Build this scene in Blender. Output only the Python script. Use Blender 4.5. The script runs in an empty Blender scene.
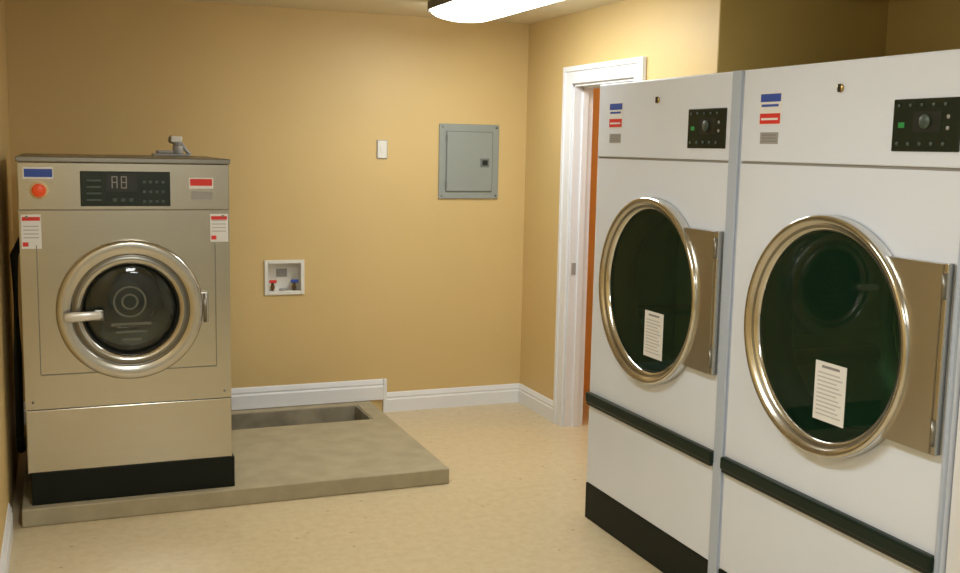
import bpy, bmesh, math
import numpy as np
from mathutils import Vector, Matrix
sc=bpy.context.scene
sc.view_settings.view_transform='Standard'
sc.view_settings.look='None'
sc.view_settings.exposure=0.0

# ---------------------------------------------------------------- materials
def mat(name,col,rough=.5,metal=0.,spec=.5,emit=None,es=0.,noise=0.,nscale=5.,bump=0.,bscale=200.,coat=0.):
    m=bpy.data.materials.new(name);m.use_nodes=True
    nt=m.node_tree;b=nt.nodes['Principled BSDF']
    b.inputs['Base Color'].default_value=(*col,1);b.inputs['Roughness'].default_value=rough
    b.inputs['Metallic'].default_value=metal;b.inputs['Specular IOR Level'].default_value=spec
    b.inputs['Coat Weight'].default_value=coat
    if emit: b.inputs['Emission Color'].default_value=(*emit,1);b.inputs['Emission Strength'].default_value=es
    tc=nt.nodes.new('ShaderNodeTexCoord')
    if noise>0:
        n=nt.nodes.new('ShaderNodeTexNoise');n.inputs['Scale'].default_value=nscale;n.inputs['Detail'].default_value=6
        nt.links.new(tc.outputs['Object'],n.inputs['Vector'])
        r=nt.nodes.new('ShaderNodeValToRGB')
        r.color_ramp.elements[0].position=.3;r.color_ramp.elements[1].position=.7
        r.color_ramp.elements[0].color=(*[c*(1-noise) for c in col],1)
        r.color_ramp.elements[1].color=(*[min(1,c*(1+noise)) for c in col],1)
        nt.links.new(n.outputs['Fac'],r.inputs['Fac']);nt.links.new(r.outputs['Color'],b.inputs['Base Color'])
    if bump>0:
        n2=nt.nodes.new('ShaderNodeTexNoise');n2.inputs['Scale'].default_value=bscale;n2.inputs['Detail'].default_value=3
        nt.links.new(tc.outputs['Object'],n2.inputs['Vector'])
        bp=nt.nodes.new('ShaderNodeBump');bp.inputs['Strength'].default_value=bump;bp.inputs['Distance'].default_value=.002
        nt.links.new(n2.outputs['Fac'],bp.inputs['Height']);nt.links.new(bp.outputs['Normal'],b.inputs['Normal'])
    return m
def brushed(name,col,rough,scale=(2,2,250),metal=1.,var=.02,rv=.05):
    m=mat(name,col,rough,metal)
    nt=m.node_tree;b=nt.nodes['Principled BSDF']
    tc=nt.nodes.new('ShaderNodeTexCoord');mp=nt.nodes.new('ShaderNodeMapping');mp.inputs['Scale'].default_value=scale
    n=nt.nodes.new('ShaderNodeTexNoise');n.inputs['Scale'].default_value=1.;n.inputs['Detail'].default_value=3
    nt.links.new(tc.outputs['Object'],mp.inputs['Vector']);nt.links.new(mp.outputs['Vector'],n.inputs['Vector'])
    mr=nt.nodes.new('ShaderNodeMapRange');mr.inputs['To Min'].default_value=max(.03,rough-rv);mr.inputs['To Max'].default_value=rough+rv
    nt.links.new(n.outputs['Fac'],mr.inputs['Value']);nt.links.new(mr.outputs['Result'],b.inputs['Roughness'])
    mc=nt.nodes.new('ShaderNodeValToRGB')
    mc.color_ramp.elements[0].position=.3;mc.color_ramp.elements[0].color=(*[c*(1-var) for c in col],1)
    mc.color_ramp.elements[1].position=.7;mc.color_ramp.elements[1].color=(*[min(1,c*(1+var)) for c in col],1)
    nt.links.new(n.outputs['Fac'],mc.inputs['Fac']);nt.links.new(mc.outputs['Color'],b.inputs['Base Color'])
    return m
def glass(name,tint,body,kbody=.25,refl=.08,rough=.02):
    m=bpy.data.materials.new(name);m.use_nodes=True;nt=m.node_tree
    for n in list(nt.nodes): nt.nodes.remove(n)
    o=nt.nodes.new('ShaderNodeOutputMaterial');mx=nt.nodes.new('ShaderNodeMixShader');mb_=nt.nodes.new('ShaderNodeMixShader')
    t=nt.nodes.new('ShaderNodeBsdfTransparent');t.inputs['Color'].default_value=(*tint,1)
    d=nt.nodes.new('ShaderNodeBsdfDiffuse');d.inputs['Color'].default_value=(*body,1)
    g=nt.nodes.new('ShaderNodeBsdfGlossy');g.inputs['Roughness'].default_value=rough
    tc=nt.nodes.new('ShaderNodeTexCoord');nz=nt.nodes.new('ShaderNodeTexNoise');nz.inputs['Scale'].default_value=3
    mr=nt.nodes.new('ShaderNodeMapRange');mr.inputs['To Min'].default_value=kbody*.8;mr.inputs['To Max'].default_value=kbody*1.2
    nt.links.new(tc.outputs['Object'],nz.inputs['Vector']);nt.links.new(nz.outputs['Fac'],mr.inputs['Value']);nt.links.new(mr.outputs['Result'],mb_.inputs[0])
    mx.inputs[0].default_value=refl
    nt.links.new(t.outputs[0],mb_.inputs[1]);nt.links.new(d.outputs[0],mb_.inputs[2])
    nt.links.new(mb_.outputs[0],mx.inputs[1]);nt.links.new(g.outputs[0],mx.inputs[2]);nt.links.new(mx.outputs[0],o.inputs[0])
    return m
WALL=mat('wall_paint',(.64,.465,.205),.5,noise=.03,nscale=1.5,bump=.15,bscale=120)
WALLP=mat('pale_paint',(.55,.54,.50),.6,noise=.03,nscale=2)
WALL_SHADE=mat('wall_paint_shaded',(.62,.45,.14),.7,noise=.04,nscale=2)  # wall paint darkened, with the alcove's shade put into the colour
ORANGE=mat('orange_paint',(.80,.42,.12),.6,noise=.03)
CEIL=mat('ceiling_paint',(.74,.66,.48),.8,noise=.03,nscale=3)
TRIM=mat('trim_white',(.78,.79,.82),.4,noise=.02)
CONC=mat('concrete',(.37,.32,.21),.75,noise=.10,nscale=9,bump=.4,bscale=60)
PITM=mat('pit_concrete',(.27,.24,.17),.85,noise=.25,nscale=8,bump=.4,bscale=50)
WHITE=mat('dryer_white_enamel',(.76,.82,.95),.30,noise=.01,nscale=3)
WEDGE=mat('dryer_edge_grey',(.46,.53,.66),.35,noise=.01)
BLACK=mat('black_plastic',(.008,.012,.010),.4,noise=.1)
BASEB=mat('dark_base',(.006,.009,.006),.5,spec=.2,noise=.1)
BANDM=mat('dark_green_band',(.004,.016,.011),.3,spec=.3,noise=.1)
SS=brushed('brushed_stainless',(.56,.53,.45),.20)
SSR=brushed('ring_stainless',(.58,.56,.51),.22,(60,60,60),rv=.03)
CHR=brushed('chrome_ring',(.70,.69,.66),.12,(40,40,40),rv=.02)
SSP=brushed('hinge_plate_steel',(.55,.53,.48),.30,(6,6,6),var=.01,rv=.02)
SSD=mat('dark_steel',(.26,.25,.22),.35,1.,noise=.05)
DRUM=mat('drum_steel',(.32,.36,.30),.4,.6,noise=.1)
DGL=glass('dryer_door_glass',(.24,.40,.27),(.012,.042,.022),.42,.06)
WGL=glass('washer_door_glass',(.42,.44,.38),(.03,.04,.03),.25,.07)
MARK=mat('glass_marking',(.12,.125,.10),.4,noise=.05)
GASK=mat('rubber_gasket',(.02,.02,.018),.6,noise=.1)
PAPER=mat('paper_white',(.80,.80,.80),.6,noise=.02)
INK=mat('ink_grey',(.25,.25,.27),.6,noise=.05)
LTEXT=mat('ink_light',(.50,.50,.52),.6,noise=.05)
BLUE=mat('sticker_blue',(.03,.08,.42),.5,noise=.05)
RED=mat('sticker_red',(.70,.03,.02),.5,noise=.05)
GREYS=mat('sticker_grey',(.34,.33,.32),.5,noise=.05)
HND=mat('handle_light_metal',(.72,.70,.66),.3,.4,noise=.03)
ORB=mat('button_orange_red',(.95,.10,.02),.35,noise=.02)
YEL=mat('button_ring',(.75,.55,.30),.4,noise=.02)
LED=mat('led_green',(.02,.20,.05),.4,emit=(.05,1,.2),es=.05,noise=.05)
PCB=mat('control_dark',(.008,.018,.012),.22,noise=.1)
BTN=mat('control_buttons',(.05,.075,.06),.4,noise=.05)
PANELG=mat('panel_grey',(.29,.32,.30),.45,.15,noise=.02)
PANELD=mat('panel_dark_grey',(.15,.165,.155),.5,noise=.02)  # darker grey for the panel door gap, latch and hinges
PVC=mat('box_white_plastic',(.78,.76,.70),.4,noise=.02)
BRASS=mat('valve_brass',(.55,.38,.16),.3,1.,noise=.05)
LENS=mat('fixture_lens',(.9,.9,.9),.4,emit=(.96,1.,.98),es=19.5,noise=.01)
FIXM=mat('fixture_metal',(.10,.09,.07),.5,noise=.05)
FIXW=mat('fixture_white',(.7,.7,.66),.5,noise=.02)

def floor_mat():
    m=mat('vinyl_floor',(.66,.50,.29),.33)
    nt=m.node_tree;b=nt.nodes['Principled BSDF'];tc=nt.nodes.new('ShaderNodeTexCoord')
    n=nt.nodes.new('ShaderNodeTexNoise');n.inputs['Scale'].default_value=22;n.inputs['Detail'].default_value=8;n.inputs['Roughness'].default_value=.7
    nt.links.new(tc.outputs['Object'],n.inputs['Vector'])
    r=nt.nodes.new('ShaderNodeValToRGB');e=r.color_ramp.elements
    e[0].position=.28;e[0].color=(.54,.43,.26,1);e[1].position=.6;e[1].color=(.63,.525,.34,1)
    nt.links.new(n.outputs['Fac'],r.inputs['Fac'])
    v=nt.nodes.new('ShaderNodeTexVoronoi');v.inputs['Scale'].default_value=9
    nt.links.new(tc.outputs['Object'],v.inputs['Vector'])
    r2=nt.nodes.new('ShaderNodeValToRGB');f=r2.color_ramp.elements
    f[0].position=.05;f[0].color=(.60,.50,.34,1);f[1].position=.11;f[1].color=(1,1,1,1)
    nt.links.new(v.outputs['Distance'],r2.inputs['Fac'])
    mx=nt.nodes.new('ShaderNodeMix');mx.data_type='RGBA';mx.blend_type='MULTIPLY';mx.inputs[0].default_value=.7
    nt.links.new(r.outputs['Color'],mx.inputs[6]);nt.links.new(r2.outputs['Color'],mx.inputs[7])
    nt.links.new(mx.outputs[2],b.inputs['Base Color'])
    return m
FLOOR=floor_mat()

# ---------------------------------------------------------------- builder
class MB:
    def __init__(s,O=(0,0,0),U=(1,0,0),N=(0,1,0)):
        s.O=Vector(O);s.U=Vector(U);s.N=Vector(N);s.Z=Vector((0,0,1))
        s.v=[];s.f=[];s.m=[];s.sm=[];s.mats=[]
    def P(s,u,n,z): return s.O+s.U*u+s.N*n+s.Z*z
    def mi(s,m):
        if m not in s.mats: s.mats.append(m)
        return s.mats.index(m)
    def face(s,pts,m,sm=False):
        i=len(s.v);s.v+= [s.P(*p) for p in pts];s.f.append(list(range(i,i+len(pts))));s.m.append(s.mi(m));s.sm.append(sm)
    def box(s,a,b,m,bev=0.):
        (x0,y0,z0),(x1,y1,z1)=a,b
        x0,x1=min(x0,x1),max(x0,x1);y0,y1=min(y0,y1),max(y0,y1);z0,z1=min(z0,z1),max(z0,z1)
        bm=bmesh.new();bmesh.ops.create_cube(bm,size=1)
        for v in bm.verts:
            v.co=Vector(((x0+x1)/2+v.co.x*(x1-x0),(y0+y1)/2+v.co.y*(y1-y0),(z0+z1)/2+v.co.z*(z1-z0)))
        if bev>0: bmesh.ops.bevel(bm,geom=bm.edges[:],offset=min(bev,(x1-x0)*.45,(y1-y0)*.45,(z1-z0)*.45),segments=2,profile=.5,affect='EDGES')
        i=len(s.v);bm.verts.index_update()
        s.v+=[s.P(*v.co) for v in bm.verts]
        for f in bm.faces: s.f.append([i+v.index for v in f.verts]);s.m.append(s.mi(m));s.sm.append(False)
        bm.free();return s
    def lathe(s,c,prof,mats,seg=96,axis='n'):
        rings=[]
        for r,n in prof:
            ids=[]
            for k in range(seg):
                a=2*math.pi*k/seg
                if axis=='n': p=(c[0]+r*math.cos(a),c[1]+n,c[2]+r*math.sin(a))
                elif axis=='z': p=(c[0]+r*math.cos(a),c[1]+r*math.sin(a),c[2]+n)
                else: p=(c[0]+n,c[1]+r*math.cos(a),c[2]+r*math.sin(a))
                ids.append(len(s.v));s.v.append(s.P(*p))
            rings.append(ids)
        for j in range(len(prof)-1):
            mm=mats[j] if isinstance(mats,(list,tuple)) else mats
            A,B=rings[j],rings[j+1]
            for k in range(seg):
                k2=(k+1)%seg
                s.f.append([A[k],A[k2],B[k2],B[k]]);s.m.append(s.mi(mm));s.sm.append(True)
        return s
    def arc(s,c,r0,r1,a0,a1,n,m,seg=40):
        A=[];
        for k in range(seg):
            p=a0+(a1-a0)*k/seg;q=a0+(a1-a0)*(k+1)/seg
            s.face([(c[0]+r0*math.cos(p),n,c[1]+r0*math.sin(p)),(c[0]+r1*math.cos(p),n,c[1]+r1*math.sin(p)),(c[0]+r1*math.cos(q),n,c[1]+r1*math.sin(q)),(c[0]+r0*math.cos(q),n,c[1]+r0*math.sin(q))],m)
        return s
    def disc(s,c,r,m,seg=64,axis='n'):
        pts=[]
        for k in range(seg):
            a=2*math.pi*k/seg;x,y=r*math.cos(a),r*math.sin(a)
            pts.append((c[0]+x,c[1],c[2]+y) if axis=='n' else ((c[0]+x,c[1]+y,c[2]) if axis=='z' else (c[0],c[1]+x,c[2]+y)))
        s.face(pts,m);return s
    def cyl(s,c,r,n0,n1,m,axis='n',seg=32,bev=.0):
        b=min(bev,abs(n1-n0)/2,r*.5)
        sg=1 if n1>n0 else -1
        s.lathe(c,[(r*.02,n0),(r-b,n0),(r,n0+sg*b),(r,n1-sg*b),(r-b,n1),(r*.02,n1)],m,seg,axis);return s
    def holeplate(s,x0,x1,z0,z1,n,c,r,m,seg=96):
        A=[];B=[]
        angs=sorted([2*math.pi*k/seg for k in range(seg)]+[math.atan2(zz-c[1],xx-c[0])%(2*math.pi) for xx in (x0,x1) for zz in (z0,z1)])
        for a in angs:
            ca,sa=math.cos(a),math.sin(a)
            t=min([(x1-c[0])/ca if ca>1e-9 else 1e9,(x0-c[0])/ca if ca<-1e-9 else 1e9,(z1-c[1])/sa if sa>1e-9 else 1e9,(z0-c[1])/sa if sa<-1e-9 else 1e9])
            A.append((c[0]+r*ca,n,c[1]+r*sa));B.append((c[0]+t*ca,n,c[1]+t*sa))
        for k in range(len(angs)):
            k2=(k+1)%len(angs);s.face([A[k],B[k],B[k2],A[k2]],m)
        return s
    def prism(s,poly,n0,n1,m):
        s.face([(u,n1,z) for u,z in poly],m);s.face([(u,n0,z) for u,z in reversed(poly)],m)
        for (ua,za),(ub,zb_) in zip(poly,poly[1:]+poly[:1]): s.face([(ua,n0,za),(ub,n0,zb_),(ub,n1,zb_),(ua,n1,za)],m)
        return s
    def tube(s,pts,r,m,seg=12,flat=1.):
        pts=[Vector(p) for p in pts];rings=[]
        for i,p in enumerate(pts):
            d=(pts[min(i+1,len(pts)-1)]-pts[max(i-1,0)]).normalized()
            a=d.cross(Vector((0,0,1)));a=a.normalized() if a.length>.05 else Vector((1,0,0))
            b=d.cross(a).normalized();ids=[]
            rr=r[i] if isinstance(r,(list,tuple)) else r
            for k in range(seg):
                t=2*math.pi*k/seg;q=p+a*math.cos(t)*rr*flat+b*math.sin(t)*rr
                ids.append(len(s.v));s.v.append(s.P(*q))
            rings.append(ids)
        for A,B in zip(rings,rings[1:]):
            for k in range(seg):
                s.f.append([A[k],A[(k+1)%seg],B[(k+1)%seg],B[k]]);s.m.append(s.mi(m));s.sm.append(True)
        for e in (rings[0],rings[-1]): s.f.append(list(e));s.m.append(s.mi(m));s.sm.append(False)
        return s
    def build(s,name,parent=None,recalc=True):
        me=bpy.data.meshes.new(name);me.from_pydata([tuple(v) for v in s.v],[],s.f)
        for m in s.mats: me.materials.append(m)
        for p,mi,sm in zip(me.polygons,s.m,s.sm): p.material_index=mi;p.use_smooth=sm
        if recalc:
            bm=bmesh.new();bm.from_mesh(me);bmesh.ops.recalc_face_normals(bm,faces=bm.faces[:]);bm.to_mesh(me);bm.free()
        ob=bpy.data.objects.new(name,me);sc.collection.objects.link(ob)
        if parent:
            ob.parent=parent;ob.matrix_parent_inverse=Matrix.Translation(parent.location).inverted()
        return ob
def empty(name,loc):
    e=bpy.data.objects.new(name,None);e.location=loc;e.empty_display_size=.1;sc.collection.objects.link(e);return e
def simple(name,a,b,m,bev=0.,parent=None):
    return MB().box(a,b,m,bev).build(name,parent)

# ---------------------------------------------------------------- room
XL,XR,YB,ZC=-.25,2.79,6.26,2.45
YF=-1.6;T=.12
PX0,PX1,PY0,HP=-.20,1.76,4.78,.08        # pad
QX0,QX1,QY0,QY1=-.05,1.66,5.82,6.18      # pit in pad
fl=MB()
fl.box((XL-T,YF-T,-.3),(4.8,QY0,0),FLOOR)
fl.box((XL-T,QY1,-.3),(4.8,YB+T,0),FLOOR)
fl.box((XL-T,QY0,-.3),(QX0,QY1,0),FLOOR)
fl.box((QX1,QY0,-.3),(4.8,QY1,0),FLOOR)
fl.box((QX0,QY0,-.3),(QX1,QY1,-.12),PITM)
fl.build('floor')
simple('ceiling',(XL-T,YF-T,ZC),(4.8,YB+T,ZC+.1),CEIL)
simple('wall_left',(XL-T,YF-T,0),(XL,YB+T,ZC),WALL)
wb=MB();wx0,wx1,wz0,wz1=1.125,1.33,.785,.96
wb.box((XL,YB,0),(wx0,YB+T,ZC),WALL);wb.box((wx1,YB,0),(XR+T*.5,YB+T,ZC),WALL)
wb.box((wx0,YB,0),(wx1,YB+T,wz0),WALL);wb.box((wx0,YB,wz1),(wx1,YB+T,ZC),WALL)
wb.build('wall_back')
simple('wall_front',(XL,YF-T,0),(4.0,YF,ZC),WALLP)
DY0,DY1,DZ=4.87,5.60,2.05
simple('wall_right',(XR,DY1,0),(XR+T,YB,ZC),WALL)
simple('wall_right',(XR,4.15,0),(XR+T,DY0,ZC),WALL)
simple('wall_right',(XR,DY0,DZ),(XR+T,DY1,ZC),WALL)
simple('wall_alcove_side',(XR+T,4.15,0),(4.0,4.27,ZC),WALL_SHADE)
simple('wall_alcove_return',(XR+.003,4.146,0),(XR+T,4.15,ZC),WALL_SHADE)  # thin skin carrying the painted shade over the wall end
simple('wall_alcove_back',(3.75,2.08,0),(3.85,4.15,ZC),WALL_SHADE)
simple('added_shade_header',(XR,2.08,2.39),(XR+T,4.145,ZC),WALL)  # added header, out of view, keeps lamp light off the alcove
simple('wall_partition',(2.205,1.95,0),(3.85,2.075,ZC),TRIM)
simple('wall_right_near',(2.205,YF,0),(2.305,1.95,ZC),WALLP)
simple('wall_hall_back',(XR+T*.5,YB,0),(4.7,YB+T,ZC),ORANGE)
simple('wall_hall_right',(4.6,4.27,0),(4.7,YB,ZC),ORANGE)
simple('wall_hall_side',(XR+T,4.27,0),(4.6,4.29,ZC),ORANGE)

def baseboard(name,p0,p1,nrm,z0=0.,h=.125):
    d=(Vector(p1)-Vector(p0));L=d.length;d.normalize()
    b=MB(O=(p0[0],p0[1],z0),U=(d.x,d.y,0),N=(nrm[0],nrm[1],0))
    prof=[(0,0),(.016,0),(.016,h*.62),(.011,h*.70),(.013,h*.78),(.007,h*.95),(.004,h),(0,h)]
    for (n0,a0),(n1,a1) in zip(prof,prof[1:]): b.face([(0,n0,a0),(L,n0,a0),(L,n1,a1),(0,n1,a1)],TRIM)
    for u in (0,L): b.face([(u,n,a) for n,a in prof],TRIM)
    return b.build(name)
baseboard('baseboard_back_raised',(XL+.001,YB,0),(1.86,YB,0),(0,-1),HP+.004,.13)
baseboard('baseboard_back',(1.862,YB,0),(XR-.001,YB,0),(0,-1))
baseboard('baseboard_right',(XR,YB-.018,0),(XR,5.70,0),(-1,0))
baseboard('baseboard_right_near',(XR,4.77,0),(XR,4.16,0),(-1,0))
baseboard('baseboard_left',(XL,4.76,0),(XL,YF,0),(1,0))
simple('trim_baseboard_end',(1.846,YB-.020,.0),(1.868,YB-.0005,HP+.134),TRIM,.002)

dc=MB();cw=.095;g=.002
dc.box((XR-.018,DY1-.005,0),(XR-g,DY1+cw,DZ+cw),TRIM,.004)
dc.box((XR-.026,DY1+cw-.03,0),(XR-.017,DY1+cw,DZ+cw),TRIM,.003)
dc.box((XR-.018,DY0-cw,0),(XR-g,DY0+.005,DZ+cw),TRIM,.004)
dc.box((XR-.026,DY0-cw,0),(XR-.017,DY0-cw+.03,DZ+cw),TRIM,.003)
dc.box((XR-.018,DY0,DZ-.005),(XR-g,DY1,DZ+cw),TRIM,.004)
dc.box((XR-.026,DY0-cw+.03,DZ+cw-.03),(XR-.017,DY1+cw-.03,DZ+cw),TRIM,.003)
dc.build('door_1')
dj=MB()
dj.box((XR-g,DY1-.02,0),(XR+T,DY1,DZ),TRIM);dj.box((XR-g,DY0,0),(XR+T,DY0+.02,DZ),TRIM);dj.box((XR-g,DY0,DZ-.02),(XR+T,DY1,DZ),TRIM)
dj.box((XR+.05,DY1-.032,0),(XR+.085,DY1-.02,DZ-.02),TRIM);dj.box((XR+.05,DY0+.02,DZ-.032),(XR+.085,DY1-.02,DZ-.02),TRIM)
dj.box((XR+.012,DY1-.023,.93),(XR+.04,DY1-.019,1.0),GREYS)
dj.build('trim_1')

# ---------------------------------------------------------------- concrete pad with drain trough
pd=MB()
pd.box((PX0,PY0,0),(PX1,QY0,HP),CONC,.006)
pd.box((PX0,QY0-.0001,0),(QX0,QY1,HP),CONC)
pd.box((QX1,QY0-.0001,0),(PX1,QY1,HP),CONC,.004)
pd.box((PX0,QY1,0),(PX1,YB-.001,HP),CONC,.004)
pd.build('concrete_pad')
tr=MB()
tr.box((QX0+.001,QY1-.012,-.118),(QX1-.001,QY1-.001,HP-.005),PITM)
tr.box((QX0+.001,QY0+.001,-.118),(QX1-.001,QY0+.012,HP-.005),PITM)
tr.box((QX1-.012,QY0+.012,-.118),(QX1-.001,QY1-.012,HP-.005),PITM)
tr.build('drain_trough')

# ---------------------------------------------------------------- washer
W0,W1,WY=-.17,.70,4.825
WW=W1-W0
wr_=empty('washing_machine',(.265,5.3,HP))
def wmb(): return MB(O=(W0,WY,0),U=(1,0,0),N=(0,-1,0))
cu,cz=.44,.932
zb=.225
D=.95
b=wmb()
b.box((.012,-D+.02,HP),(WW+.012,.0,zb),BASEB,.004)
b.build('base',wr_)
b=wmb()
b.box((0,-D,zb),(.004,-.002,1.57),SS);b.box((WW-.004,-D,zb),(WW,-.002,1.57),SS);b.box((0,-D,zb),(WW,-D+.004,1.57),SS)
b.box((-.006,-D-.0,1.572),(WW+.006,.010,1.594),SSD,.004)
b.box((0,-.02,zb+.002),(WW,0,.503),SS,.003)
b.holeplate(0,WW,.508,1.366,0,(cu,cz),.285,SS)
b.box((0,-.02,.5055),(WW,-.001,.508),SSD)
b.box((0,-.02,1.371),(WW,.003,1.57),SS,.003)
b.box((.0,-.02,1.366),(WW,-.004,1.371),SSD)
b.lathe((cu,0,cz),[(.285,0),(.285,-.02)],SSD)
b.build('cabinet',wr_,recalc=False)
b=wmb()
for x in (.065,WW-.065): b.box((x-.002,-.001,.66),(x+.002,.0025,1.22),SSD)
b.box((.065,0,.655),(WW-.065,.0015,.661),SSD)
for x in (.03,WW-.03):
    for z in (.54,1.34): b.cyl((x,0,z),.006,0,.004,SSD,bev=.001,seg=12)
b.build('panel_pressings',wr_)
b=wmb()
b.lathe((cu,0,cz),[(.287,0),(.303,.0),(.308,.008),(.307,.026),(.300,.036),(.292,.038),(.252,.038),(.247,.034),(.245,.026),(.240,.026),(.237,.030),(.222,.032),(.208,.026),(.202,.012),(.199,.004),(.196,-.01)],
        [SSD,SSR,SSR,SSR,SSR,SSR,SSR,SSD,SSD,SSD,SSD,SSR,SSR,GASK,GASK],128)
b.build('door_ring',wr_,recalc=False)
b=wmb()
b.lathe((cu,0,cz),[(.197,-.008),(.19,-.002),(.16,.004),(.12,.008),(.06,.010),(.001,.0105)],WGL,96)
b.build('door_glass',wr_,recalc=False)
b=wmb()
mc_=(cu-.005,cz+.035);n=.0125
b.arc(mc_,.062,.070,0,2*math.pi,n,MARK,48);b.arc(mc_,.028,.036,0,2*math.pi,n,MARK,32)
for i in range(3):
    hw=(.085,.065,.04)[i];b.box((cu-hw,n-.002,cz-.07-i*.034),(cu+hw,n-.001,cz-.058-i*.034),MARK)
b.build('glass_marking',wr_)
b=wmb()
b.lathe((cu,0,cz),[(.285,-.02),(.197,-.03),(.190,-.10),(.185,-.12),(.30,-.121),(.30,-.45),(.10,-.46),(.08,-.43),(.07,-.43),(.001,-.43)],[GASK,GASK,GASK,DRUM,DRUM,DRUM,DRUM,DRUM,DRUM],96)
for k in range(3):
    a=2*math.pi*k/3+.5
    b.tube([(cu+.27*math.cos(a),-.13,cz+.27*math.sin(a)),(cu+.27*math.cos(a),-.44,cz+.27*math.sin(a))],.035,DRUM)
b.lathe((cu,-.44,cz),[(.16,.0),(.16,.012),(.15,.012),(.15,0)],SSR,48)
b.build('drum',wr_,recalc=False)
b=wmb()
hz=.918
b.box((.285,.030,hz-.024),(.325,.058,hz+.024),SSD,.006)
b.tube([(.165,.078,hz-.004),(.172,.080,hz-.003),(.20,.082,hz),(.25,.082,hz+.002),(.305,.080,hz+.004),(.318,.076,hz+.004)],[.012,.020,.022,.020,.018,.011],HND,16,.55)
b.cyl((.305,0,hz),.013,.05,.080,HND,bev=.004)
b.box((cu+.292,.0,cz-.07),(cu+.330,.028,cz+.07),SSR,.005)
b.tube([(cu+.314,.030,cz-.065),(cu+.314,.030,cz+.065)],.008,SSD)
b.build('door_handle_and_hinge',wr_)
b=wmb()
b.box((.245,.002,1.385),(.615,.008,1.535),PCB,.003)
b.box((.35,.008,1.448),(.475,.0088,1.525),BLACK)
for i in range(4):
    b.box((.27,.008,1.408+i*.028),(.33,.0092,1.416+i*.028),BTN)
# readout "A1"-like segments
x=.372
b.box((x,.0088,1.510),(x+.024,.0094,1.514),GREYS);b.box((x,.0088,1.486),(x+.024,.0094,1.490),GREYS)
for dx in (0,.020): b.box((x+dx,.0088,1.462),(x+dx+.004,.0094,1.514),GREYS)
x=.410
for dz in (1.462,1.486,1.510): b.box((x,.0088,dz),(x+.024,.0094,dz+.004),GREYS)
for dx in (0,.020): b.box((x+dx,.0088,1.462),(x+dx+.004,.0094,1.514),GREYS)
for i in range(4):
    for j in range(3): b.box((.50+i*.026,.008,1.40+j*.042),(.513+i*.026,.0095,1.412+j*.042),BTN)
for i in range(3): b.box((.375+i*.034,.008,1.405),(.393+i*.034,.0095,1.420),BTN)
b.build('control_display',wr_)
b=wmb()
b.cyl((.082,0,1.453),.038,.003,.008,YEL,bev=.002)
b.cyl((.082,0,1.453),.020,.008,.026,ORB,bev=.003)
b.cyl((.082,0,1.453),.028,.026,.038,ORB,bev=.006)
b.build('stop_button',wr_)
b=wmb()
b.box((.022,.003,1.50),(.14,.004,1.55),PAPER);b.box((.026,.004,1.508),(.136,.0045,1.542),BLUE)
b.box((.695,.003,1.462),(.80,.0047,1.51),PAPER);b.box((.70,.0047,1.475),(.795,.0052,1.505),RED)
b.box((.705,.003,1.415),(.795,.0047,1.45),GREYS)
for sx,sz0,sz1 in ((.008,1.205,1.35),(.785,1.225,1.35)):
    b.box((sx,.0,sz0),(sx+.078,.0012,sz1),PAPER)
    b.box((sx+.004,.0012,sz1-.026),(sx+.074,.0018,sz1-.010),RED)
    b.box((sx+.004,.0012,sz0+.010),(sx+.026,.0018,sz0+.028),RED)
    for i in range(4): b.box((sx+.008,.0012,sz0+.045+i*.016),(sx+.068,.0018,sz0+.050+i*.016),LTEXT)
b.build('warning_stickers',wr_)
b=wmb()
b.box((.60,-.80,1.594),(.78,-.70,1.606),GREYS,.004)
b.box((.62,-.79,1.606),(.70,-.71,1.622),GREYS,.006)
b.cyl((.725,-.75,0),.026,1.606,1.645,GREYS,axis='z',bev=.003)
b.tube([(.725,-.75,1.64),(.722,-.75,1.660),(.712,-.76,1.674),(.695,-.78,1.678)],[.024,.023,.021,.020],GREYS)
b.box((.690,-.775,1.664),(.745,-.725,1.694),PVC,.006)
b.tube([(.74,-.75,1.66),(.76,-.75,1.63),(.785,-.75,1.60)],.010,GREYS)
b.build('inlet_valve',wr_)
b=wmb()
b.tube([(-.04,-.35,.30),(-.045,-.5,.20),(-.045,-.7,.15),(-.04,-.9,.13)],.018,GASK)
b.tube([(-.04,-.35,.30),(-.035,-.3,.7),(-.035,-.3,1.15),(.0,-.32,1.22)],.018,GASK)
b.build('drain_hose',wr_)

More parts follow.
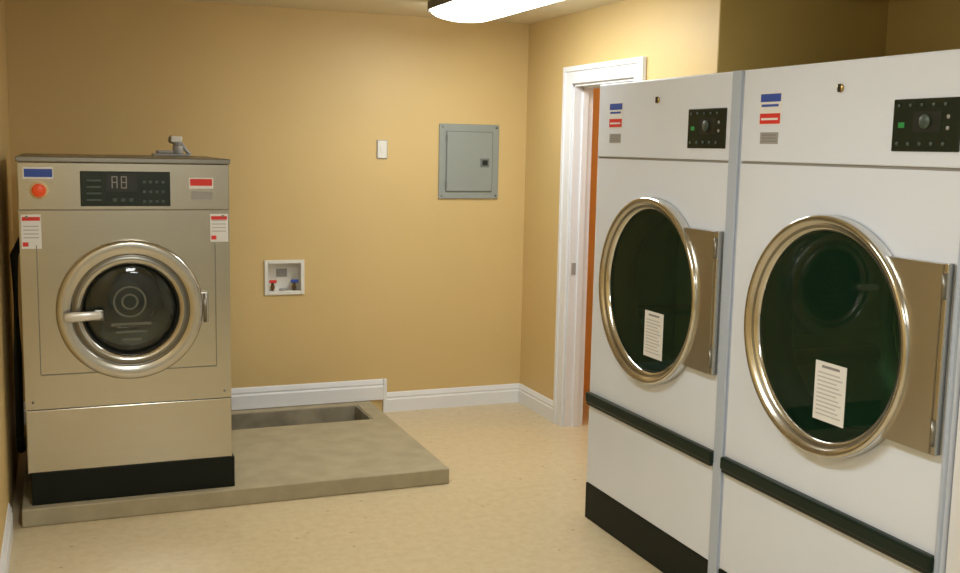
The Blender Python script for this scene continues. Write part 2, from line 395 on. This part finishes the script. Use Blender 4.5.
# ---------------------------------------------------------------- dryers
def dryer(name,y0,W,dc_,lab):
    XD=2.19
    e=empty(name,(XD+.55,y0-W/2,0))
    def mb(): return MB(O=(XD,y0,0),U=(0,-1,0),N=(-1,0,0))
    c=.498+dc_;z=1.114;R=.374;G=.322;D=1.08;H=1.95;F=.990
    b=mb()
    b.box((0,-D,.0),(.004,-.002,H),WHITE);b.box((W-.004,-D,0),(W,-.002,H),WHITE);b.box((.004,-D,0),(W-.004,-D+.004,H),WHITE)
    b.box((0,-D,H-.02),(W,-.001,H),WHITE,.003)
    b.box((.004,-.02,1.640),(F,.002,H-.002),WHITE,.004)
    b.box((.004,-.02,1.632),(F,-.006,1.640),GREYS)
    b.holeplate(.004,F,.587,1.632,0,(c,z),.345,WHITE)
    b.box((.004,-.02,.560),(F,-.002,.587),WHITE)
    b.box((.004,-.02,.168),(F,.0,.53),WHITE,.003)
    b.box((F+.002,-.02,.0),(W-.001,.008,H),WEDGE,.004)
    b.build('cabinet',e,recalc=False)
    b=mb()
    b.box((.0,-.03,.0),(F,.002,.165),BASEB,.003)
    b.build('kick_base',e)
    b=mb()
    b.box((.0,-.01,.541),(F+.006,.022,.588),BANDM,.008)
    b.box((.01,.006,.532),(F,.020,.543),BLACK,.003)
    b.build('pull_band',e)
    b=mb()
    b.lathe((c,0,z),[(.345,-.01),(R-.004,0),(R,.006),(R,.038),(R-.003,.045),(R-.008,.048),(R-.018,.046),(R-.026,.040),(R-.030,.034),(R-.040,.031),(R-.048,.024),(R-.052,.016),(R-.054,.008)],
       [SSD,SSD,CHR,CHR,CHR,SSR,SSR,SSR,SSD,SSR,CHR,GASK],128)
    b.build('door_ring',e,recalc=False)
    b=mb();b.disc((c,.014,z),G,DGL,96);b.build('door_glass',e)
    b=mb()
    b.lathe((c,0,z),[(.345,-.01),(.30,-.02),(.29,-.09),(.39,-.10),(.39,-.50),(.16,-.54),(.15,-.50),(.001,-.50)],[GASK,GASK,GASK,DRUM,DRUM,DRUM,DRUM,DRUM],96)
    for k in range(4):
        a=2*math.pi*k/4+.4
        b.tube([(c+.37*math.cos(a),-.11,z+.37*math.sin(a)),(c+.37*math.cos(a),-.50,z+.37*math.sin(a))],.03,DRUM)
    for rr in (.27,.20): b.lathe((c,-.515,z),[(rr,.0),(rr,.015),(rr-.012,.015),(rr-.012,0)],SSR,64)
    b.build('drum',e,recalc=False)
    b=mb();RR=R-.004;zl,zh=.872,1.388
    a0=math.asin((zl-z)/RR);a1=math.asin((zh-z)/RR)
    arc=[(c+RR*math.cos(a0+(a1-a0)*k/24),z+RR*math.sin(a0+(a1-a0)*k/24)) for k in range(25)]
    poly=arc+[(F-.022,zh),(F-.022,zl)]
    b.prism(poly,.003,.032,SSP)
    b.box((F-.022,.0,zl-.003),(F-.006,.028,zh+.003),SSR,.003)
    for zz in (.93,1.33): b.tube([(F-.012,.032,zz-.035),(F-.012,.032,zz+.035)],.007,SSD)
    b.build('hinge_plate',e)
    b=mb();c2=.498+lab
    b.box((c2-.035,.0145,.850),(c2+.105,.016,1.035),PAPER)
    for i in range(11):
        b.box((c2-.022,.016,.868+i*.013),(c2+.09-(i%3)*.012,.0164,.872+i*.013),LTEXT)
    b.box((c2-.005,.016,1.016),(c2+.075,.0164,1.024),INK)
    b.build('door_label',e)
    b=mb()
    s0=.10
    b.box((s0,.002,1.763),(s0+.115,.003,1.868),PAPER)
    b.box((s0+.004,.003,1.838),(s0+.111,.0036,1.864),BLUE)
    b.box((s0+.010,.003,1.822),(s0+.100,.0036,1.830),BLUE)
    b.box((s0+.004,.003,1.766),(s0+.111,.0036,1.800),RED)
    b.box((s0+.012,.0036,1.778),(s0+.10,.004,1.785),PAPER)
    b.box((s0+.01,.002,1.700),(s0+.105,.003,1.738),GREYS)
    for i in range(3): b.box((s0+.02,.003,1.707+i*.01),(s0+.095,.0034,1.711+i*.01),INK)
    b.build('stickers',e)
    b=mb()
    b.cyl((.495,0,1.868),.013,.002,.010,BRASS,bev=.002,seg=20);b.box((.488,.010,1.856),(.502,.0108,1.880),BLACK)
    b.build('key_lock',e)
    b=mb();q=.965
    b.box((.722,.001,1.682),(q,.007,1.826),PCB,.003)
    b.box((.745,.007,1.747),(.768,.008,1.762),LED)
    b.box((.80,.007,1.735),(.90,.0078,1.79),BLACK)
    b.cyl((.845,0,1.763),.02,.0078,.014,BTN,bev=.002,seg=24)
    for i in range(5): b.cyl((.745+i*.042,0,1.808),.005,.007,.010,BTN,seg=12,bev=.001)
    for i in range(5): b.cyl((.745+i*.042,0,1.703),.006,.007,.010,BTN,seg=12,bev=.001)
    for i in range(2): b.cyl((.925,0,1.745+i*.03),.006,.007,.010,GREYS,seg=12,bev=.001)
    b.build('control_panel',e)
    return e
dryer('tumble_dryer',4.142,1.046,.010,.022)
dryer('tumble_dryer',3.090,1.008,.006,.012)

# ---------------------------------------------------------------- wall things
b=MB()
x0,x1,z0,z1=2.195,2.598,1.345,1.812
b.box((x0,YB-.012,z0),(x1,YB-.001,z1),PANELG,.004)
b.box((x0+.045,YB-.018,z0+.045),(x1-.045,YB-.012,z1-.045),PANELD)
b.box((x0+.049,YB-.022,z0+.049),(x1-.049,YB-.016,z1-.049),PANELG,.003)
b.box((x1-.13,YB-.026,z0+.200),(x1-.07,YB-.021,z0+.255),PANELD,.002)
b.box((x1-.118,YB-.030,z0+.212),(x1-.082,YB-.025,z0+.243),BLACK,.002)
for px in (x0+.02,x1-.02):
    for pz in (z0+.02,z1-.02): b.cyl((px,0,pz),.006,YB-.012,YB-.016,SSD,seg=12)
for pz in (z0+.09,z1-.09): b.box((x0+.040,YB-.024,pz-.02),(x0+.052,YB-.018,pz+.02),PANELD)
b.build('electrical_panel')
b=MB()
b.box((1.795,YB-.008,1.588),(1.862,YB-.0005,1.702),GREYS,.003)
b.box((1.800,YB-.010,1.593),(1.857,YB-.006,1.697),PVC,.003)
b.box((1.816,YB-.013,1.622),(1.841,YB-.009,1.668),PVC,.002)
b.build('switch_plate')
b=MB()
X0,X1,Z0,Z1=1.108,1.348,.768,.978
fw_=.022
b.box((X0,YB-.010,Z0),(X0+fw_,YB-.001,Z1),PVC,.003);b.box((X1-fw_,YB-.010,Z0),(X1,YB-.001,Z1),PVC,.003)
b.box((X0+fw_,YB-.010,Z1-fw_),(X1-fw_,YB-.001,Z1),PVC,.003);b.box((X0+fw_,YB-.010,Z0),(X1-fw_,YB-.001,Z0+fw_),PVC,.003)
b.box((X0+.02,YB+.075,Z0+.02),(X1-.02,YB+.078,Z1-.02),PVC)
b.box((X0+.018,YB,Z0+.018),(X0+.021,YB+.078,Z1-.018),PVC);b.box((X1-.021,YB,Z0+.018),(X1-.018,YB+.078,Z1-.018),PVC)
b.box((X0+.02,YB,Z1-.021),(X1-.02,YB+.078,Z1-.018),PVC);b.box((X0+.02,YB,Z0+.018),(X1-.02,YB+.078,Z0+.021),PVC)
for px,m in ((X0+.055,RED),(X1-.055,BLUE)):
    b.cyl((px,YB+.035,0),.009,Z0+.021,Z0+.085,BRASS,axis='z',seg=16)
    b.cyl((px,YB+.035,0),.015,Z0+.03,Z0+.05,BRASS,axis='z',seg=8)
    b.box((px-.022,YB+.010,Z0+.070),(px+.022,YB+.024,Z0+.088),m,.004)
b.cyl((1.228,YB+.04,0),.025,Z0+.021,Z0+.03,GREYS,axis='z',seg=24)
b.box((X0+.085,YB+.072,Z0+.10),(X0+.15,YB+.0755,Z0+.15),GREYS)
b.build('washer_supply_box')

# ---------------------------------------------------------------- ceiling lights
def fixture(name,x0,x1,y0,y1,es=None):
    e=empty(name,((x0+x1)/2,(y0+y1)/2,ZC))
    b=MB()
    b.box((x0+.01,y0,ZC-.035),(x1-.01,y1,ZC-.001),FIXW,.003)
    b.box((x0-.004,y0-.010,ZC-.06),(x1+.004,y0+.0,ZC-.001),FIXM,.003)
    b.box((x0-.004,y1,ZC-.06),(x1+.004,y1+.010,ZC-.001),FIXM,.003)
    b.box((x0-.006,y0,ZC-.045),(x0+.006,y1,ZC-.001),FIXM,.003);b.box((x1-.006,y0,ZC-.045),(x1+.006,y1,ZC-.001),FIXM,.003)
    b.build('housing',e)
    b=MB();n=14
    pr=[]
    for k in range(n+1):
        a=math.pi*k/n
        pr.append(((x0+x1)/2-(x1-x0)/2*.96*math.cos(a),ZC-.036-.065*math.sin(a)**.8))
    for (xa,za),(xb,zb_) in zip(pr,pr[1:]): b.face([(xa,y0,za),(xb,y0,zb_),(xb,y1,zb_),(xa,y1,za)],LENS,True)
    for y in (y0,y1): b.face([(x,y,z) for x,z in pr],LENS)
    b.build('lens',e)
fixture('fluorescent_ceiling_light',1.88,2.29,4.38,5.56)
fixture('fluorescent_ceiling_light',.25,.65,1.8,3.02)
fixture('fluorescent_ceiling_light',.60,1.0,-.9,.3)
e=empty('hall_ceiling_lamp',(3.8,5.2,ZC))
b=MB();b.cyl((3.8,5.2,0),.15,ZC-.06,ZC-.001,mat('hall_lamp',(.9,.8,.6),.4,emit=(1,.75,.4),es=26,noise=.01),axis='z',bev=.02);b.build('dome',e)

w=bpy.data.worlds.new('World');sc.world=w;w.use_nodes=True
w.node_tree.nodes['Background'].inputs[0].default_value=(.9,.8,.6,1);w.node_tree.nodes['Background'].inputs[1].default_value=.1

# ---------------------------------------------------------------- camera
f,yaw,pitch,roll=1054.1252,.3788,-.1312,.0205
fw=np.array([math.sin(yaw)*math.cos(pitch),math.cos(yaw)*math.cos(pitch),math.sin(pitch)])
r0=np.array([math.cos(yaw),-math.sin(yaw),0.]);u0=np.cross(r0,fw)
r=r0*math.cos(roll)+u0*math.sin(roll);u=-r0*math.sin(roll)+u0*math.cos(roll)
cd=bpy.data.cameras.new('camera');cd.sensor_width=36;cd.lens=f/960*36;cd.clip_start=.02
co=bpy.data.objects.new('camera',cd);sc.collection.objects.link(co)
M=Matrix(((r[0],u[0],-fw[0],0),(r[1],u[1],-fw[1],0),(r[2],u[2],-fw[2],1.6692),(0,0,0,1)))
co.matrix_world=M
sc.camera=co
